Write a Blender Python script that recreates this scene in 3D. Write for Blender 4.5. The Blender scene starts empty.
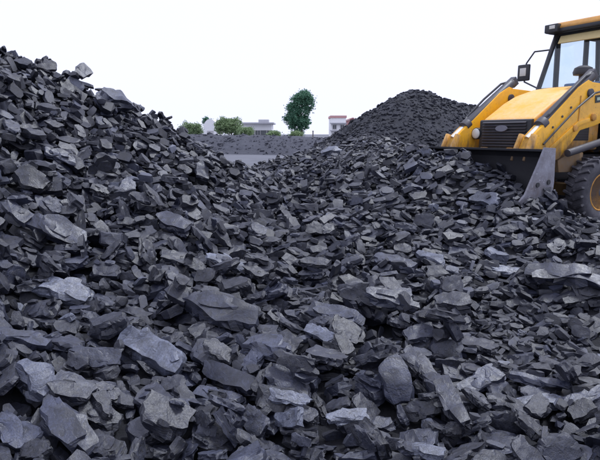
import bpy, bmesh, math, random
import numpy as np
from mathutils import Vector, Matrix, noise as mnoise

random.seed(7)
RNG = np.random.default_rng(11)
SC = bpy.context.scene
COL = SC.collection

# ------------------------------------------------------------------ camera, sky, sun, exposure
F_PX, CAM_Z, HORIZON = 560.0, 1.54, 134.0          # focal length in photo pixels, eye height, horizon row
PITCH = math.atan((230.0 - HORIZON) / F_PX)
cam = bpy.data.cameras.new('camera'); camo = bpy.data.objects.new('camera', cam); COL.objects.link(camo)
camo.location = (0, 0, CAM_Z); camo.rotation_euler = (math.radians(90) - PITCH, 0, 0)
cam.sensor_width = 36; cam.lens = F_PX / 600 * 36; cam.clip_start = 0.05; cam.clip_end = 4000
SC.camera = camo

SUN_EL, SUN_AZ = 64.0, 70.0                        # azimuth from +Y towards +X; high sun behind thin cloud, to the right
world = bpy.data.worlds.new('World'); SC.world = world; world.use_nodes = True
nt = world.node_tree; nt.nodes.clear()
sky = nt.nodes.new('ShaderNodeTexSky'); sky.sky_type = 'NISHITA'; sky.sun_disc = False
sky.sun_elevation = math.radians(SUN_EL); sky.sun_rotation = math.radians(SUN_AZ)
sky.air_density = 1.0; sky.dust_density = 6.0
cloud = nt.nodes.new('ShaderNodeRGB'); cloud.outputs[0].default_value = (9.35, 9.75, 12.4, 1)   # even bright overcast
mx = nt.nodes.new('ShaderNodeMixRGB'); mx.inputs[0].default_value = 0.88
bgn = nt.nodes.new('ShaderNodeBackground'); bgn.inputs['Strength'].default_value = 0.11
wo = nt.nodes.new('ShaderNodeOutputWorld')
nt.links.new(sky.outputs[0], mx.inputs[1]); nt.links.new(cloud.outputs[0], mx.inputs[2])
nt.links.new(mx.outputs[0], bgn.inputs['Color']); nt.links.new(bgn.outputs[0], wo.inputs['Surface'])
sl = bpy.data.lights.new('sun', 'SUN'); sl.energy = 2.7; sl.angle = math.radians(10); sl.color = (.90, .94, 1)
so = bpy.data.objects.new('sun', sl); COL.objects.link(so)
sd = Vector((math.sin(math.radians(SUN_AZ)) * math.cos(math.radians(SUN_EL)),
             math.cos(math.radians(SUN_AZ)) * math.cos(math.radians(SUN_EL)), math.sin(math.radians(SUN_EL))))
so.rotation_euler = sd.to_track_quat('Z', 'Y').to_euler()
vs = SC.view_settings; vs.view_transform = 'Standard'; vs.look = 'None'; vs.gamma = 1; vs.exposure = 0.08; vs.use_curve_mapping = False

# ------------------------------------------------------------------ helpers
CP, SP = math.cos(PITCH), math.sin(PITCH)
def ray(u, v):
    a = (u - 300) / F_PX; b = -(v - 230) / F_PX
    return np.array([a, CP + b * SP, b * CP - SP])
def at(u, v, d):
    """world point seen at photo pixel (u, v) at world depth y = d"""
    r = ray(u, v); return np.array([0, 0, CAM_Z]) + r * (d / r[1])
def project(P):
    P = np.atleast_2d(P); Y = P[:, 1]; Z = P[:, 2] - CAM_Z
    d = Y * CP - Z * SP; h = Z * CP + Y * SP
    return 300 + F_PX * P[:, 0] / d, 230 - F_PX * h / d, d

def props(o, label=None, cat=None, group=None, kind=None):
    if label: o['label'] = label
    if cat: o['category'] = cat
    if group: o['group'] = group
    if kind: o['kind'] = kind
    return o
def empty(name, loc=(0, 0, 0), rz=0.0):
    o = bpy.data.objects.new(name, None); COL.objects.link(o); o.location = loc; o.rotation_euler = (0, 0, rz)
    o.empty_display_size = .2; return o
def link(name, me, parent=None, mats=()):
    o = bpy.data.objects.new(name, me); COL.objects.link(o)
    for m in mats: me.materials.append(m)
    if parent is not None: o.parent = parent
    return o
def finish(name, bm, m, parent=None, bevel=0.0, smooth=35, seg=2):
    if bevel > 0:
        ed = [e for e in bm.edges if len(e.link_faces) == 2 and e.calc_face_angle(0) > math.radians(28)]
        bmesh.ops.bevel(bm, geom=ed, offset=bevel, segments=seg, affect='EDGES', clamp_overlap=True, profile=.6)
    me = bpy.data.meshes.new(name); bm.to_mesh(me); bm.free()
    for p in me.polygons: p.use_smooth = True
    me.set_sharp_from_angle(angle=math.radians(smooth))
    return link(name, me, parent, [m] if not isinstance(m, (list, tuple)) else m)
def B(): return bmesh.new()
def box(bm, c, s, rot=None):
    M = Matrix.Translation(Vector(c)) @ (rot.to_4x4() if rot is not None else Matrix.Identity(4)) @ Matrix.Diagonal((s[0], s[1], s[2], 1))
    bmesh.ops.create_cube(bm, size=1, matrix=M); return bm
def tube(bm, p0, p1, r, seg=16, r2=None):
    p0, p1 = Vector(p0), Vector(p1); d = p1 - p0
    M = Matrix.Translation((p0 + p1) / 2) @ d.to_track_quat('Z', 'Y').to_matrix().to_4x4()
    bmesh.ops.create_cone(bm, cap_ends=True, segments=seg, radius1=r, radius2=r if r2 is None else r2, depth=d.length, matrix=M); return bm
def path(bm, pts, r, seg=8):
    for a, b in zip(pts[:-1], pts[1:]): tube(bm, a, b, r, seg)
    for p in pts[1:-1]: bmesh.ops.create_icosphere(bm, subdivisions=1, radius=r * 1.02, matrix=Matrix.Translation(Vector(p)))
    return bm
def prism(bm, poly, y0, y1):
    """polygon in the x-z plane given thickness from y0 to y1"""
    a = [bm.verts.new((x, y0, z)) for x, z in poly]; b = [bm.verts.new((x, y1, z)) for x, z in poly]; n = len(poly)
    bm.faces.new(a); bm.faces.new(b[::-1])
    for i in range(n): bm.faces.new((a[i], b[i], b[(i + 1) % n], a[(i + 1) % n]))
    bmesh.ops.recalc_face_normals(bm, faces=bm.faces); return bm
def lathe(bm, prof, seg=40, c=(0, 0, 0)):
    """profile (y, r) revolved about the local Y axis through c"""
    rings = []
    for y, r in prof:
        rings.append([bm.verts.new((c[0] + r * math.cos(2 * math.pi * k / seg), c[1] + y, c[2] + r * math.sin(2 * math.pi * k / seg))) for k in range(seg)])
    for i in range(len(rings) - 1):
        for k in range(seg):
            bm.faces.new((rings[i][k], rings[i][(k + 1) % seg], rings[i + 1][(k + 1) % seg], rings[i + 1][k]))
    for rr in (rings[0], rings[-1]): bm.faces.new(rr)
    bmesh.ops.recalc_face_normals(bm, faces=bm.faces); return bm

# ------------------------------------------------------------------ materials
class N:
    def __init__(s, name):
        s.m = bpy.data.materials.new(name); s.m.use_nodes = True; s.t = s.m.node_tree
        s.b = s.t.nodes['Principled BSDF']; s.out = s.t.nodes['Material Output']
    def n(s, typ, **kw):
        nd = s.t.nodes.new(typ)
        for k, v in kw.items():
            if k in nd.inputs: nd.inputs[k].default_value = v
            else: setattr(nd, k, v)
        return nd
    def l(s, a, b): s.t.links.new(a, b)
    def noise(s, vec, scale, detail=4, rough=.6):
        nd = s.n('ShaderNodeTexNoise', Scale=scale, Detail=detail, Roughness=rough); s.l(vec, nd.inputs['Vector']); return nd.outputs['Fac']
    def ramp(s, fac, stops):
        nd = s.n('ShaderNodeValToRGB'); cr = nd.color_ramp
        while len(cr.elements) < len(stops): cr.elements.new(.5)
        for e, (p, c) in zip(cr.elements, stops): e.position = p; e.color = (*c, 1) if len(c) == 3 else c
        s.l(fac, nd.inputs[0]); return nd.outputs[0]
    def math(s, op, a, b=None, c=None):
        nd = s.n('ShaderNodeMath', operation=op)
        for i, x in enumerate((a, b, c)):
            if x is None: continue
            if hasattr(x, 'links'): s.l(x, nd.inputs[i])
            else: nd.inputs[i].default_value = x
        return nd.outputs[0]
    def mix(s, fac, a, b):
        nd = s.n('ShaderNodeMixRGB')
        for i, x in enumerate((fac, a, b)):
            if hasattr(x, 'links'): s.l(x, nd.inputs[i])
            else: nd.inputs[i].default_value = x if not isinstance(x, tuple) else (*x, 1)
        return nd.outputs[0]
    def bump(s, h, strength, dist):
        nd = s.n('ShaderNodeBump', Strength=strength, Distance=dist); s.l(h, nd.inputs['Height']); s.l(nd.outputs[0], s.b.inputs['Normal'])

def coal_material():
    k = N('coal')
    av = k.n('ShaderNodeAttribute', attribute_name='stone_co'); vec = av.outputs['Vector']
    t1 = k.n('ShaderNodeAttribute', attribute_name='tone').outputs['Fac']
    t2 = k.n('ShaderNodeAttribute', attribute_type='OBJECT', attribute_name='tone').outputs['Fac']
    tone = k.math('ADD', t1, t2)
    big = k.noise(vec, 9, 5, .65)
    base = k.ramp(tone, [(0, (.002, .0025, .006)), (.45, (.007, .0085, .019)), (.75, (.028, .033, .060)), (1, (.115, .127, .168))])
    dust = k.ramp(big, [(.40, (0, 0, 0)), (.66, (1, 1, 1))])
    dcol = k.mix(k.math('MULTIPLY', dust, .28), base, (.048, .056, .098))
    brown = k.noise(vec, 3.1, 2)
    dcol = k.mix(k.math('MULTIPLY', k.ramp(brown, [(.58, (0, 0, 0)), (.72, (1, 1, 1))]), .08), dcol, (.06, .05, .052))
    dcol0 = dcol
    r = k.ramp(k.noise(vec, 22, 4), [(.3, (.38,) * 3), (.7, (.62,) * 3)]); k.l(r, k.b.inputs['Roughness'])
    k.b.inputs['IOR'].default_value = 1.7
    # layered grain: bands along the slab's own short axis, broken by noise
    sep = k.n('ShaderNodeSeparateXYZ'); k.l(vec, sep.inputs[0])
    warp = k.math('MULTIPLY_ADD', k.noise(vec, 7, 3), .05, sep.outputs['Z'])
    cmb = k.n('ShaderNodeCombineXYZ'); k.l(k.math('MULTIPLY', sep.outputs['X'], .8), cmb.inputs[0]); k.l(k.math('MULTIPLY', sep.outputs['Y'], .8), cmb.inputs[1])
    k.l(k.math('MULTIPLY', warp, 26), cmb.inputs[2])
    strata = k.noise(cmb.outputs[0], 1.7, 3, .7)
    grit = k.noise(vec, 30, 9, .75)
    seam = k.ramp(strata, [(.36, (.45,) * 3), (.50, (1,) * 3), (.66, (1.35,) * 3)]); spk = k.ramp(grit, [(.36, (.5,) * 3), (.52, (1,) * 3), (.66, (1.7,) * 3)])
    m1 = k.n('ShaderNodeMixRGB', blend_type='MULTIPLY'); m1.inputs[0].default_value = 1; k.l(dcol0, m1.inputs[1]); k.l(seam, m1.inputs[2])
    m2 = k.n('ShaderNodeMixRGB', blend_type='MULTIPLY'); m2.inputs[0].default_value = 1; k.l(m1.outputs[0], m2.inputs[1]); k.l(spk, m2.inputs[2])
    k.l(m2.outputs[0], k.b.inputs['Base Color'])
    fine = k.math('MULTIPLY', k.noise(vec, 24, 8, .62), .55)
    h = k.math('ADD', k.math('MULTIPLY', strata, 1.0), fine)
    k.bump(h, .5, .010)
    return k.m
M_COAL = coal_material()

def fine_coal_material(name, c0, c1, s=3.0, bump=.04):
    k = N(name); g = k.n('ShaderNodeTexCoord').outputs['Object']
    n1 = k.noise(g, s, 8, .7); n2 = k.noise(g, s * .12, 3)
    f = k.math('ADD', k.math('MULTIPLY', n1, .6), k.math('MULTIPLY', n2, .4))
    k.l(k.ramp(f, [(.35, c0), (.65, c1)]), k.b.inputs['Base Color']); k.b.inputs['Roughness'].default_value = .75
    n3 = k.noise(g, s * 3.1, 6, .75)
    k.bump(k.math('MULTIPLY_ADD', n3, .6, n1), 1, bump); return k.m

def paint(name, col, dirt=(.16, .12, .08), amount=.5, rough=.4, chips=None, seed=0.0, low=None):
    k = N(name); co = k.n('ShaderNodeTexCoord'); mp = k.n('ShaderNodeMapping'); k.l(co.outputs['Object'], mp.inputs[0])
    mp.inputs['Location'].default_value = (seed, seed * .7, -seed); g = mp.outputs[0]
    a = k.noise(g, 2.6, 6, .7); b = k.noise(g, 14, 6, .75)
    f = k.math('MULTIPLY', k.ramp(k.math('ADD', k.math('MULTIPLY', a, .6), k.math('MULTIPLY', b, .4)), [(.42, (0,) * 3), (.66, (1,) * 3)]), amount)
    c = k.mix(f, col, dirt)
    if chips:
        ch = k.ramp(k.noise(g, 38, 3, .6), [(.66, (0,) * 3), (.70, (1,) * 3)]); c = k.mix(k.math('MULTIPLY', ch, .8), c, chips)
    if low:        # splashed coal mud, thickest on the lower parts of the machine
        sp = k.n('ShaderNodeSeparateXYZ'); k.l(co.outputs['Object'], sp.inputs[0]); mr = k.n('ShaderNodeMapRange'); k.l(sp.outputs['Z'], mr.inputs[0])
        for i_, v_ in zip((1, 2, 3, 4), (low[1], low[0], 0, 1)): mr.inputs[i_].default_value = v_
        st = k.n('ShaderNodeMapping'); k.l(g, st.inputs[0]); st.inputs['Scale'].default_value = (5, 5, 1.6); drip = k.noise(st.outputs[0], 1.6, 7, .7)
        m_ = k.ramp(k.math('ADD', k.math('MULTIPLY', mr.outputs[0], .62), k.math('MULTIPLY', drip, .6)), [(.58, (0,) * 3), (.78, (1,) * 3)])
        c = k.mix(k.math('MULTIPLY', m_, .82), c, (.055, .052, .055)); f = k.math('MAXIMUM', f, m_)
    k.l(c, k.b.inputs['Base Color'])
    k.l(k.math('MULTIPLY_ADD', f, .45, rough), k.b.inputs['Roughness'])
    k.bump(b, .25, .004); return k.m
M_YEL = paint('yellow_paint', (.90, .455, .010), (.36, .20, .08), .42, .36, (.10, .07, .05), 0.0, (.65, 1.75))
M_YDUST_GLARE = paint('dust_and_glare_yellow_paint', (.88, .44, .045), (.76, .58, .40), .7, .42, (.3, .16, .08), 3.1, (.75, 1.75))  # pale beige patches: settled dust, with the bonnet's sky glare painted into the colour
M_BLACK = paint('black_paint', (.018, .020, .025), (.07, .065, .06), .4, .4)
M_DGREY = paint('dark_grey_steel', (.045, .047, .062), (.10, .085, .075), .6, .45, None, 1.7)
M_STEEL = paint('worn_bucket_steel', (.20, .205, .255), (.10, .085, .085), .8, .42, (.40, .40, .44), 5.3, (.1, 1.0))
M_BKIN = paint('dark_bucket_steel', (.012, .012, .017), (.02, .02, .02), .4, .6)  # near-black steel for the whole bucket shell
M_TYRE = paint('tyre_rubber', (.034, .034, .042), (.13, .125, .145), .9, .75)
M_RIM = paint('rusty_rim_paint', (.62, .30, .05), (.14, .06, .03), .9, .55, (.08, .04, .03), 2.2)
M_ROOF = paint('roof_paint', (.62, .30, .05), (.20, .10, .05), .55, .4)
M_TAN = paint('sunblind_tan', (.62, .50, .24), (.4, .3, .14), .4, .6)
M_WHITE = paint('white_lens', (.62, .62, .58), (.6, .5, .3), .2, .2)
M_BLUE = paint('cab_interior_blue', (.10, .17, .32), (.2, .25, .33), .5, .6)
M_EMB = paint('emblem_print', (.16, .16, .19), (.25, .25, .28), .4, .4)
M_MARK = paint('black_print', (.02, .03, .03), (.05, .05, .04), .3, .5)
M_MARKG = paint('pale_green_print', (.45, .55, .42), (.35, .4, .3), .3, .5)
def chrome():
    k = N('chromed_rod'); k.b.inputs['Metallic'].default_value = 1; k.b.inputs['Base Color'].default_value = (.8, .8, .8, 1)
    k.l(k.ramp(k.noise(k.n('ShaderNodeTexCoord').outputs['Object'], 12), [(.3, (.12,) * 3), (.7, (.3,) * 3)]), k.b.inputs['Roughness']); return k.m
M_CHROME = chrome()
def glass():
    k = N('tinted_glass'); t = k.n('ShaderNodeBsdfTransparent'); g = k.n('ShaderNodeBsdfGlossy', Roughness=.03)
    dirty = k.ramp(k.noise(k.n('ShaderNodeTexCoord').outputs['Object'], 3, 5), [(.3, (.88, .93, .95)), (.7, (.93, .96, .97))])
    k.l(dirty, t.inputs[0])
    lw = k.n('ShaderNodeMath', operation='MULTIPLY_ADD'); lw.inputs[1].default_value = .35; lw.inputs[2].default_value = .03
    fc = k.n('ShaderNodeLayerWeight', Blend=.25); pw = k.n('ShaderNodeMath', operation='POWER'); pw.inputs[1].default_value = 3; k.l(fc.outputs['Facing'], pw.inputs[0]); k.l(pw.outputs[0], lw.inputs[0]); mxs = k.n('ShaderNodeMixShader')
    k.l(lw.outputs[0], mxs.inputs[0]); k.l(t.outputs[0], mxs.inputs[1]); k.l(g.outputs[0], mxs.inputs[2]); k.l(mxs.outputs[0], k.out.inputs['Surface']); return k.m
M_GLASS = glass()
M_GROUND = fine_coal_material('coal_dust_ground', (.07, .073, .09), (.12, .125, .15), .35, .05)
M_SLACK = fine_coal_material('fine_coal', (.008, .009, .016), (.024, .027, .044), 7.0, .09)
M_BASE = fine_coal_material('packed_coal_fines', (.004, .0045, .008), (.012, .013, .021), 24, .02)
M_FARHEAP = fine_coal_material('grey_spoil', (.030, .032, .047), (.060, .064, .088), 2.0, .14)

# ------------------------------------------------------------------ the loader's place (needed to shape the coal round it)
LX, LY, LZ, LYAW = 3.617, 8.462, .287, -2.609
lc, ls = math.cos(LYAW), math.sin(LYAW)
def to_local(X, Y):
    dx, dy = X - LX, Y - LY
    return lc * dx + ls * dy, -ls * dx + lc * dy
def to_world(x, y):
    return LX + lc * x - ls * y, LY + ls * x + lc * y

# ------------------------------------------------------------------ near heap: base surface
ctrl = [(-200, 460, 2.1), (-200, 300, 3.0), (-200, 150, 5.0), (-200, 12, 8),
        (0, 460, 2.25), (0, 380, 2.75), (0, 300, 3.6), (0, 220, 4.9), (0, 156, 6.2), (0, 96, 7.6), (0, 51, 8.8), (60, 75, 9.0),
        (117, 107, 9.4), (150, 115, 9.7), (176, 124, 10.0), (198, 144, 10.3), (216, 163, 10.6), (226, 175, 10.8), (240, 180, 11), (252, 174, 11.4), (100, 460, 2.25), (100, 300, 3.9), (100, 200, 5.8),
        (100, 142, 7.9), (180, 460, 2.25), (180, 300, 4.0), (180, 200, 6.3), (190, 152, 8.8), (250, 220, 6.0), (250, 185, 8.6),
        (300, 460, 2.2), (300, 380, 2.85), (300, 300, 4.1), (300, 230, 6.0), (300, 190, 8.2), (300, 165, 10.6), (300, 148, 12.6),
        (270, 154, 12.4), (340, 142, 12.6), (380, 139, 12.5), (425, 145, 11.0), (400, 148, 9.4), (400, 167, 8.0), (400, 195, 6.9), (400, 230, 5.9), (400, 300, 4.1),
        (400, 460, 2.2), (455, 144, 8.1), (430, 140, 8.4), (405, 141, 8.8), (440, 157, 7.6), (480, 156, 7.6), (510, 171, 7.1), (524, 187, 6.6), (540, 202, 6.35), (565, 214, 6.4),
        (600, 217, 6.9), (650, 225, 6.6), (570, 238, 5.5), (600, 255, 5.1), (600, 300, 4.1), (500, 300, 4.1), (600, 460, 2.25),
        (500, 460, 2.2), (500, 235, 5.7), (480, 203, 6.8), (760, 300, 3.8), (760, 460, 2.2)]
P = [at(*c) for c in ctrl]
for x, y in [(.3, 0), (-1, 0), (-2, 0), (-3, 0), (-1.5, 1.5), (-1.5, -1.4), (.5, -.5), (.6, .6), (-3, 1.5), (-3, -1.5), (0, 1.0), (0, -1.0)]:
    X, Y = to_world(x, y); P.append(np.array([X, Y, .27]))
for c in [(300, 160, 13.6), (340, 156, 13.7), (380, 156, 13.6), (425, 160, 12.6), (270, 166, 13.6), (230, 172, 12.5)]: P.append(at(*c))
for p in [(-1, 15, .2), (1, 15.5, .3), (3, 14, .4), (0, 17, 0), (-4, 15, 0.1), (-3.2, 13, .3), (-8, 14, .5), (7.5, 9, .3), (7.5, 5, .3), (7, 2, .2), (-6, 1.5, 1.0),
          (-7, 17, 0), (7, 17, 0), (0, .8, .12), (-3, .8, .4), (3, .8, .1), (-9, 8, 2.9), (-9, 4, 2.2), (-9, 1, 1.6), (-9, 12, 2.2), (9, 1, .2), (9, 12, .2)]:
    P.append(np.array(p, float))
P = np.array(P)
def tps(r2): return np.where(r2 > 1e-12, .5 * r2 * np.log(np.maximum(r2, 1e-12)), 0)
n = len(P); D2 = ((P[:, None, :2] - P[None, :, :2]) ** 2).sum(-1)
A = np.zeros((n + 3, n + 3)); A[:n, :n] = tps(D2) + np.eye(n) * .004; A[:n, n] = 1; A[:n, n + 1:] = P[:, :2]; A[n:, :n] = A[:n, n:].T
W = np.linalg.solve(A, np.r_[P[:, 2], 0, 0, 0])
X0, X1, Y0, Y1, CELL = -9.0, 9.0, .8, 17.0, .025
NX, NY = int((X1 - X0) / CELL), int((Y1 - Y0) / CELL)
def surf(X, Y):
    X = np.asarray(X, float).ravel(); Y = np.asarray(Y, float).ravel(); Z = W[n] + W[n + 1] * X + W[n + 2] * Y
    for i in range(n): Z += W[i] * tps((X - P[i, 0]) ** 2 + (Y - P[i, 1]) ** 2)
    return Z
cx, cy = np.linspace(X0, X1, 181), np.linspace(Y0, Y1, 163)
CZ = surf(*np.meshgrid(cx, cy)).reshape(163, 181)
def lattice(shape, period, amp):
    g = RNG.normal(0, 1, (int(shape[0] / period) + 3, int(shape[1] / period) + 3))
    yy = np.arange(shape[0]) / period; xx = np.arange(shape[1]) / period
    iy, ix = yy.astype(int), xx.astype(int); fy, fx = yy - iy, xx - ix; fy = fy * fy * (3 - 2 * fy); fx = fx * fx * (3 - 2 * fx)
    a = g[iy][:, ix]; b = g[iy][:, ix + 1]; c = g[iy + 1][:, ix]; d = g[iy + 1][:, ix + 1]
    return amp * ((a * (1 - fx) + b * fx) * (1 - fy)[:, None] + (c * (1 - fx) + d * fx) * fy[:, None])
gx = X0 + (np.arange(NX) + .5) * CELL; gy = Y0 + (np.arange(NY) + .5) * CELL
def bil(Z, qx, qy):
    fx = (qx - X0) / (X1 - X0) * 180; fy = (qy - Y0) / (Y1 - Y0) * 162
    ix = np.clip(fx.astype(int), 0, 179); iy = np.clip(fy.astype(int), 0, 161); tx, ty = fx - ix, fy - iy
    return (Z[iy, ix] * (1 - tx) + Z[iy, ix + 1] * tx) * (1 - ty) + (Z[iy + 1, ix] * (1 - tx) + Z[iy + 1, ix + 1] * tx) * ty
GX, GY = np.meshgrid(gx, gy)
H = bil(CZ, GX, GY) + lattice(GX.shape, 34, .035) + lattice(GX.shape, 13, .022)
lxg, lyg = to_local(GX, GY)
under = (lxg < 1.30) & (lxg > -5) & (np.abs(lyg) < 1.2)                   # the ground the machine stands on
H = np.where(under & (lxg < 1.2), np.minimum(H, LZ + .01), H)
H = np.maximum(H, -.06) - .19                                             # the lumps lie on top of this
HB = H.copy()
mesh_step = 3
sub = HB[::mesh_step, ::mesh_step]; sy, sx = sub.shape
V = np.stack([GX[::mesh_step, ::mesh_step], GY[::mesh_step, ::mesh_step], sub], -1).reshape(-1, 3)
idx = np.arange(sy * sx).reshape(sy, sx)
Q = np.stack([idx[:-1, :-1], idx[:-1, 1:], idx[1:, 1:], idx[1:, :-1]], -1).reshape(-1, 4)
me = bpy.data.meshes.new('coal_heap'); me.from_pydata(V.tolist(), [], Q.tolist()); me.update()
for p in me.polygons: p.use_smooth = True
HEAP = link('coal_heap', me, None, [M_BASE])
props(HEAP, 'large near heap of broken slabby coal rising to the left and spreading across the foreground', kind='structure')

# ------------------------------------------------------------------ lump shapes
def polytope(dims, ncut, rng, chop=(.74, .95)):
    """box cut by random planes; returns bmesh and its list of planes (n, d)"""
    bm = bmesh.new(); bmesh.ops.create_cube(bm, size=1, matrix=Matrix.Diagonal((dims[0], dims[1], dims[2], 1)))
    a = np.array(dims) / 2
    planes = []
    for k in range(ncut):
        nrm = rng.normal(0, 1, 3) * np.array([1, 1.25, .75]); 
        wedge = k % 4 == 1
        if k % 3 == 0: nrm[2] *= .3
        if wedge: nrm = np.array([rng.choice([-1, 1]) * rng.uniform(.1, .55) * dims[2] / dims[0] * 2.2, rng.normal(0, .25), rng.choice([-1, 1])])
        nrm /= np.linalg.norm(nrm)
        sup = np.sqrt(((nrm * a) ** 2).sum()) * 1.12 + .0
        supb = np.abs(nrm * a).sum()
        if wedge: d = supb * rng.uniform(.52, .8)
        else: d = min(supb * .93, max(sup * rng.uniform(*chop) * 1.1, supb * .56))
        bmesh.ops.bisect_plane(bm, geom=bm.verts[:] + bm.edges[:] + bm.faces[:], plane_co=Vector(nrm * d), plane_no=Vector(nrm), clear_outer=True)
        es = [e for e in bm.edges if len(e.link_faces) < 2]
        if es:
            bmesh.ops.holes_fill(bm, edges=es, sides=0)
    bmesh.ops.remove_doubles(bm, verts=bm.verts, dist=.01)
    bmesh.ops.recalc_face_normals(bm, faces=bm.faces)
    for f in bm.faces:
        if f.calc_area() < 1e-5: continue
        f.normal_update(); planes.append((np.array(f.normal), f.normal.dot(f.verts[0].co)))
    return bm, planes
def detail(bm, level, seed, dims, flaky):
    """break the flat faces up: subdivide, then push vertices by layered noise"""
    bmesh.ops.triangulate(bm, faces=bm.faces)
    lim = {2: .13, 1: .26, 0: 9}[level]
    for _ in range(4):
        es = [e for e in bm.edges if e.calc_length() > lim]
        if not es: break
        bmesh.ops.subdivide_edges(bm, edges=es, cuts=1); bmesh.ops.triangulate(bm, faces=[f for f in bm.faces if len(f.verts) > 3])
    if level:
        off = Vector((seed * 3.7, seed * 1.3, -seed * 2.1)); amp = {2: 1.25, 1: 1.1}[level]
        for v in bm.verts:
            c = v.co.copy(); r = Vector((c.x, c.y, 0)); rl = r.length
            layer = math.floor(c.z / dims[2] * 5 + .8 * mnoise.noise(c * 2.2 + off))
            h = mnoise.noise(Vector((c.x * 2.5, c.y * 2.5, layer * 7.7)) + off)
            if rl > .02: v.co += r.normalized() * h * .085 * flaky * amp * min(1, rl / (dims[1] * .3))
            v.co += Vector((mnoise.noise(c * 3.1 + off), mnoise.noise(c * 3.1 - off), mnoise.noise(c * 4.3 + off * 2) * .8)) * .040 * amp
            v.co += v.normal * mnoise.noise(c * 9 + off) * .018 * amp
    return bm
def bm_arrays(bm):
    bm.verts.ensure_lookup_table(); bm.verts.index_update()
    bmesh.ops.triangulate(bm, faces=bm.faces)
    return (np.array([v.co[:] for v in bm.verts], np.float32), np.array([[v.index for v in f.verts] for f in bm.faces], np.int32))
class Shape: pass
def make_shape(dims, ncut, seed, flaky=1.0, stack=0):
    rng = np.random.default_rng(seed); s = Shape(); s.dims = dims; s.lod = {}
    bm, s.planes = polytope(dims, ncut, rng)
    s.pn = np.array([p[0] for p in s.planes]); s.pd = np.array([p[1] for p in s.planes])
    extra = []
    for k in range(stack):                       # thinner leaves of the same seam, lying on the slab
        d2 = (dims[0] * rng.uniform(.45, .8), dims[1] * rng.uniform(.5, .85), dims[2] * rng.uniform(.25, .4))
        b2, _ = polytope(d2, 7, rng)
        M = Matrix.Translation((rng.uniform(-.1, .1), rng.uniform(-.06, .06), dims[2] * (.38 if k == 0 else -.36))) @ Matrix.Rotation(rng.uniform(-.5, .5), 4, 'Z') @ Matrix.Rotation(rng.uniform(-.08, .08), 4, 'X')
        extra.append((b2, M, d2))
    for lv in (0, 1, 2):
        b = detail(bm.copy(), lv, seed, dims, flaky); vv, ff = bm_arrays(b); b.free()
        for b2, M, d2 in extra:
            c = detail(b2.copy(), lv, seed + 5, d2, flaky); c.transform(M); v2, f2 = bm_arrays(c); c.free()
            ff = np.concatenate([ff, f2 + len(vv)]); vv = np.concatenate([vv, v2])
        s.lod[lv] = (vv, ff)
    vx = s.lod[0][0]; s.hull = vx; bm.free()
    return s
SHAPES = []
for i in range(9): SHAPES.append(('slab', make_shape((1, RNG.uniform(.36, .62), RNG.uniform(.15, .27)), 9, 100 + i, 1.2, stack=i % 3)))
for i in range(8): SHAPES.append(('block', make_shape((1, RNG.uniform(.58, .82), RNG.uniform(.32, .5)), 9, 200 + i, .9, stack=1 if i % 4 == 0 else 0)))
for i in range(6): SHAPES.append(('shard', make_shape((1, RNG.uniform(.32, .46), RNG.uniform(.16, .26)), 8, 300 + i, 1.0)))
SHAPES.append(('round', make_shape((1, .72, .5), 24, 401, .4))); SHAPES.append(('round', make_shape((1, .66, .5), 26, 402, .4)))
KIND_IDX = {k: [i for i, (kk, _) in enumerate(SHAPES) if kk == k] for k in ('slab', 'block', 'shard', 'round')}

# ------------------------------------------------------------------ piling: every lump is dropped on what lies there already
TOPID = np.full(H.shape, -1, np.int32)
LUMPS = []          # (shape index, R 3x3, scale, location, tone)
def drop(si, R, s, x, y, commit, tone=0.5, sink=88):
    sh = SHAPES[si][1]; pn = sh.pn @ R.T; pd = sh.pd * s
    hv = (sh.hull @ R.T) * s; x0, x1 = x + hv[:, 0].min(), x + hv[:, 0].max(); y0, y1 = y + hv[:, 1].min(), y + hv[:, 1].max()
    i0, i1 = int((x0 - X0) / CELL), int((x1 - X0) / CELL) + 1; j0, j1 = int((y0 - Y0) / CELL), int((y1 - Y0) / CELL) + 1
    if i0 < 1 or j0 < 1 or i1 >= NX - 1 or j1 >= NY - 1: return None
    cxs = gx[i0:i1] - x; cys = gy[j0:j1] - y
    nz = pn[:, 2]; base = pd[:, None, None] - pn[:, 0][:, None, None] * cxs[None, None, :] - pn[:, 1][:, None, None] * cys[None, :, None]
    up = nz > .02; dn = nz < -.02
    top = (base[up] / nz[up][:, None, None]).min(0); bot = (base[dn] / nz[dn][:, None, None]).max(0)
    ok = top > bot
    if ok.sum() < 2: return None
    h = H[j0:j1, i0:i1]; gap = (h - bot)[ok]
    z = np.percentile(gap, sink) if gap.size > 6 else gap.mean()
    score = (z + bot[ok] - h[ok]).clip(0).mean() + .35 * ((z + top)[ok].mean() - h[ok].mean())
    if commit:
        nh = np.where(ok, np.maximum(h, z + top), h); TOPID[j0:j1, i0:i1][ok & (z + top > h)] = len(LUMPS); H[j0:j1, i0:i1] = nh
        LUMPS.append((si, R.copy(), s, np.array([x, y, z]), tone))
    return score, z
def plane_fit(x, y, r):
    i, j = int((x - X0) / CELL), int((y - Y0) / CELL); k = max(2, int(r / CELL))
    w = H[max(0, j - k):j + k + 1, max(0, i - k):i + k + 1]
    if w.shape[0] < 3 or w.shape[1] < 3: return 0, 0
    return (w[:, -1].mean() - w[:, 0].mean()) / ((w.shape[1] - 1) * CELL), (w[-1].mean() - w[0].mean()) / ((w.shape[0] - 1) * CELL)
def rot_from(nrm, ax):
    """rotation whose Z is nrm and whose X is ax made perpendicular"""
    z = nrm / np.linalg.norm(nrm); xx = ax - z * (ax @ z); xx /= np.linalg.norm(xx); return np.stack([xx, np.cross(z, xx), z], 1)
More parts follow.
